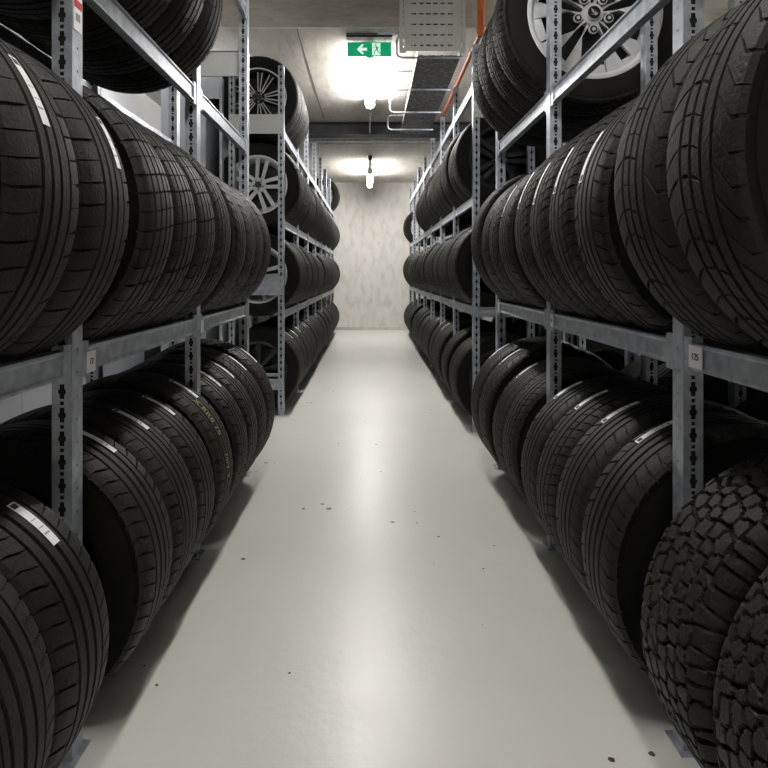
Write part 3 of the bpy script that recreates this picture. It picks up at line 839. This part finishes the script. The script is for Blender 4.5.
for k in range(8):
    bm = bmesh.new(); tube(bm, [(-.158+.045*k, .035, .02+.6*i/6) for i in range(7)], .019, 10)
    obj('cable', mesh('cable', bm, M['darksteel']), tr)
bm = bmesh.new(); box(bm, -.39, -.24, -.012, .03, .128, .150); obj('wall_bracket', mesh('wb', bm, M['galv']), tr)
dt = empty('cable_tray', (.505, 4.7, 2.69), 'dark cable tray full of cables running below the ceiling', 'cable tray')
bm = bmesh.new(); Lt = 2.35
for (x, a) in ((-.158, 1), (.155, 1)): box(bm, x, x+.003, -.18, Lt, 0, .06)
box(bm, -.158, .158, -.18, Lt, 0, .002)
for k in range(9):
    box(bm, -.13+.032*k, -.122+.032*k, -.18, Lt, -.0012, 0)
for k in range(19): box(bm, -.158, .158, -.18+.13*k, -.172+.13*k, -.002, 0)
obj('tray_channel', mesh('tray_channel', bm, M['traygrey']), dt)
rnd = random.Random(2)
for k in range(9):
    bm = bmesh.new(); x = -.13+.032*k
    tube(bm, [(x+rnd.uniform(-.006, .006), -.10+.29*i, .016+rnd.uniform(0, .008)) for i in range(9)], .012, 8)
    obj('cable', mesh('cable', bm, M['darksteel']), dt)
for yb in (4.50, 5.28, 6.02, 6.74):
    bm = bmesh.new()
    tube(bm, [(-.10, 0, .135), (-.27, 0, .135), (-.30, 0, .125), (-.31, 0, .105), (-.31, 0, .01), (-.30, 0, -.01), (-.27, 0, -.02), (.18, 0, -.02)], .008, 8)
    tube(bm, [(-.10, 0, .135), (-.10, 0, .16)], .006, 8)
    obj('hanger', mesh('hanger', bm, M['galv']), dt, (0, yb-4.7, 0), 'bent galvanised hanger')

# lattice tray and dark steel beam across the room
bm = bmesh.new(); box(bm, XL, XR, -.09, .09, 0, .012); box(bm, XL, XR, -.09, .09, .138, .15); box(bm, XL, XR, -.006, .006, .012, .138)
o = obj('steel_beam', mesh('steel_beam', bm, M['darksteel']), None, (0, 7.4, 2.745)); tag(o, 'dark steel beam across the ceiling beyond the first light', 'beam')
bm = bmesh.new()
for z in (0, .055):
    for y in (-.1, .1): tube(bm, [(XL+.01, y, z), (XR-.01, y, z)], .007, 6)
for k in range(86):
    x = XL+.05+.075*k
    tube(bm, [(x, -.1, .055), (x, -.1, 0), (x, .1, 0), (x, .1, .055)], .0054, 5)
    tube(bm, [(x, -.1, 0), (x+.0375, -.1, .055), (x+.075, -.1, 0)], .0054, 5)
o = obj('wire_tray', mesh('wire_tray', bm, M['galv']), None, (0, 8.05, 2.815)); tag(o, 'wire mesh cable tray crossing the ceiling behind the dark beam', 'cable tray')
# suspension point and rods
bm = bmesh.new(); box(bm, -.03, .03, -.04, .04, 0, .05); box(bm, -.02, .02, -.03, .03, -.02, 0)
o = obj('junction_box', mesh('junction_box', bm, M['blackalloy']), None, (-.0, 9.45, 2.85)); tag(o, 'small black junction box before the far ceiling light', 'junction box')
bm = bmesh.new(); tube(bm, [(0, 0, -.16), (0, 0, .05)], .008, 8); disc(bm, .018, -.02, .02, 0, .045)
o = obj('ceiling_sensor', mesh('ceiling_sensor', bm, M['galv']), None, (0, 6.95, 2.845)); tag(o, 'thin metal rod hanging just beyond the first ceiling light', 'hanger rod')

# ---------------------------------------------------------------- pipes
bm = bmesh.new(); tube(bm, [(0, 0, 0), (0, 0, .60)], .024, 14); tube(bm, [(0, 0, .02), (0, 0, .05)], .030, 14)
o = obj('vertical_pipe', mesh('vertical_pipe', bm, M['orange'], 40), None, (.765, 4.28, 2.75)); tag(o, 'bright orange vertical pipe above the far right rack', 'pipe')
bm = bmesh.new(); tube(bm, [(0, 0, 0), (0, 2.4, 0)], .016, 14)
for y in (.3, 1.3): tube(bm, [(0, y, 0), (0, y+.06, 0)], .021, 14)
o = obj('sprinkler_pipe', mesh('sprinkler_pipe', bm, M['redpipe'], 40), None, (.768, 4.34, 2.77)); tag(o, 'red-brown pipe running along the ceiling over the right rack', 'pipe')

# ---------------------------------------------------------------- cabinets on the left wall
def cabinet(y0, y1, h, m, label):
    r = empty('steel_cabinet', (XL+.2, (y0+y1)/2, 0), label, 'cabinet'); w_ = (y1-y0)/2-.004
    bm = bmesh.new(); box(bm, -.19, .18, -w_, w_, 0.03, h); box(bm, -.17, .16, -w_+.02, w_-.02, 0, .03); obj('body', mesh('body', bm, m), r)
    for s in (-1, 1):
        bm = bmesh.new(); box(bm, .181, .199, min(0, s*w_)+.003, max(0, s*w_)-.003, .05, h-.02)
        d = obj('door', mesh('door', bm, m), r)
        bm = bmesh.new(); box(bm, .199, .214, s*.05-.012, s*.05+.012, 1.0, 1.16); box(bm, .1995, .203, s*.05-.03, s*.05+.03, .96, 1.2)
        obj('handle', mesh('handle', bm, M['darksteel']), d)
cabinet(2.70, 3.89, 2.2, M['cab_white'], 'white steel cabinet on left wall, nearest of the row')
cabinet(3.90, 5.09, 2.2, M['cab_white'], 'white steel cabinet directly before the narrow dark blue-grey cabinet')
cabinet(5.10, 5.85, 2.2, M['cab_blue'], 'narrow dark blue-grey steel cabinet on left wall')
cabinet(5.86, 7.00, 2.2, M['cab_white'], 'white steel cabinet just beyond the dark blue-grey one')
cabinet(7.01, 8.20, 2.2, M['cab_white'], 'farthest white steel cabinet on the left wall')

lk = empty('tall_locker', (-1.385, 5.15, 0), 'tall white locker with a dark open compartment behind the far left rack', 'locker')
bm = bmesh.new()
box(bm, -.235, .235, -.33, .35, .03, .06); box(bm, -.235, .235, -.33, .35, 2.60, 2.63); box(bm, -.235, .235, .33, .35, .06, 2.60)
box(bm, -.235, -.215, -.33, .33, .06, 2.60); box(bm, .215, .235, -.33, .33, .06, 2.60)
box(bm, .09, .11, -.33, .33, .06, 2.60); box(bm, .11, .215, -.345, -.33, 2.46, 2.60)
box(bm, -.21, .21, -.30, .33, 0, .03)
obj('body', mesh('body', bm, M['cab_white']), lk)
bm = bmesh.new(); box(bm, -.232, .112, -.352, -.331, .06, 2.60)
d = obj('door', mesh('door', bm, M['cab_white']), lk)
bm = bmesh.new(); box(bm, .06, .082, -.3535, -.352, 2.36, 2.50)
tube(bm, [(.085, -.356, 2.37), (.098, -.372, 2.39), (.100, -.375, 2.43), (.098, -.372, 2.47), (.085, -.356, 2.49)], .006, 8)
obj('handle', mesh('handle', bm, M['darksteel']), d)
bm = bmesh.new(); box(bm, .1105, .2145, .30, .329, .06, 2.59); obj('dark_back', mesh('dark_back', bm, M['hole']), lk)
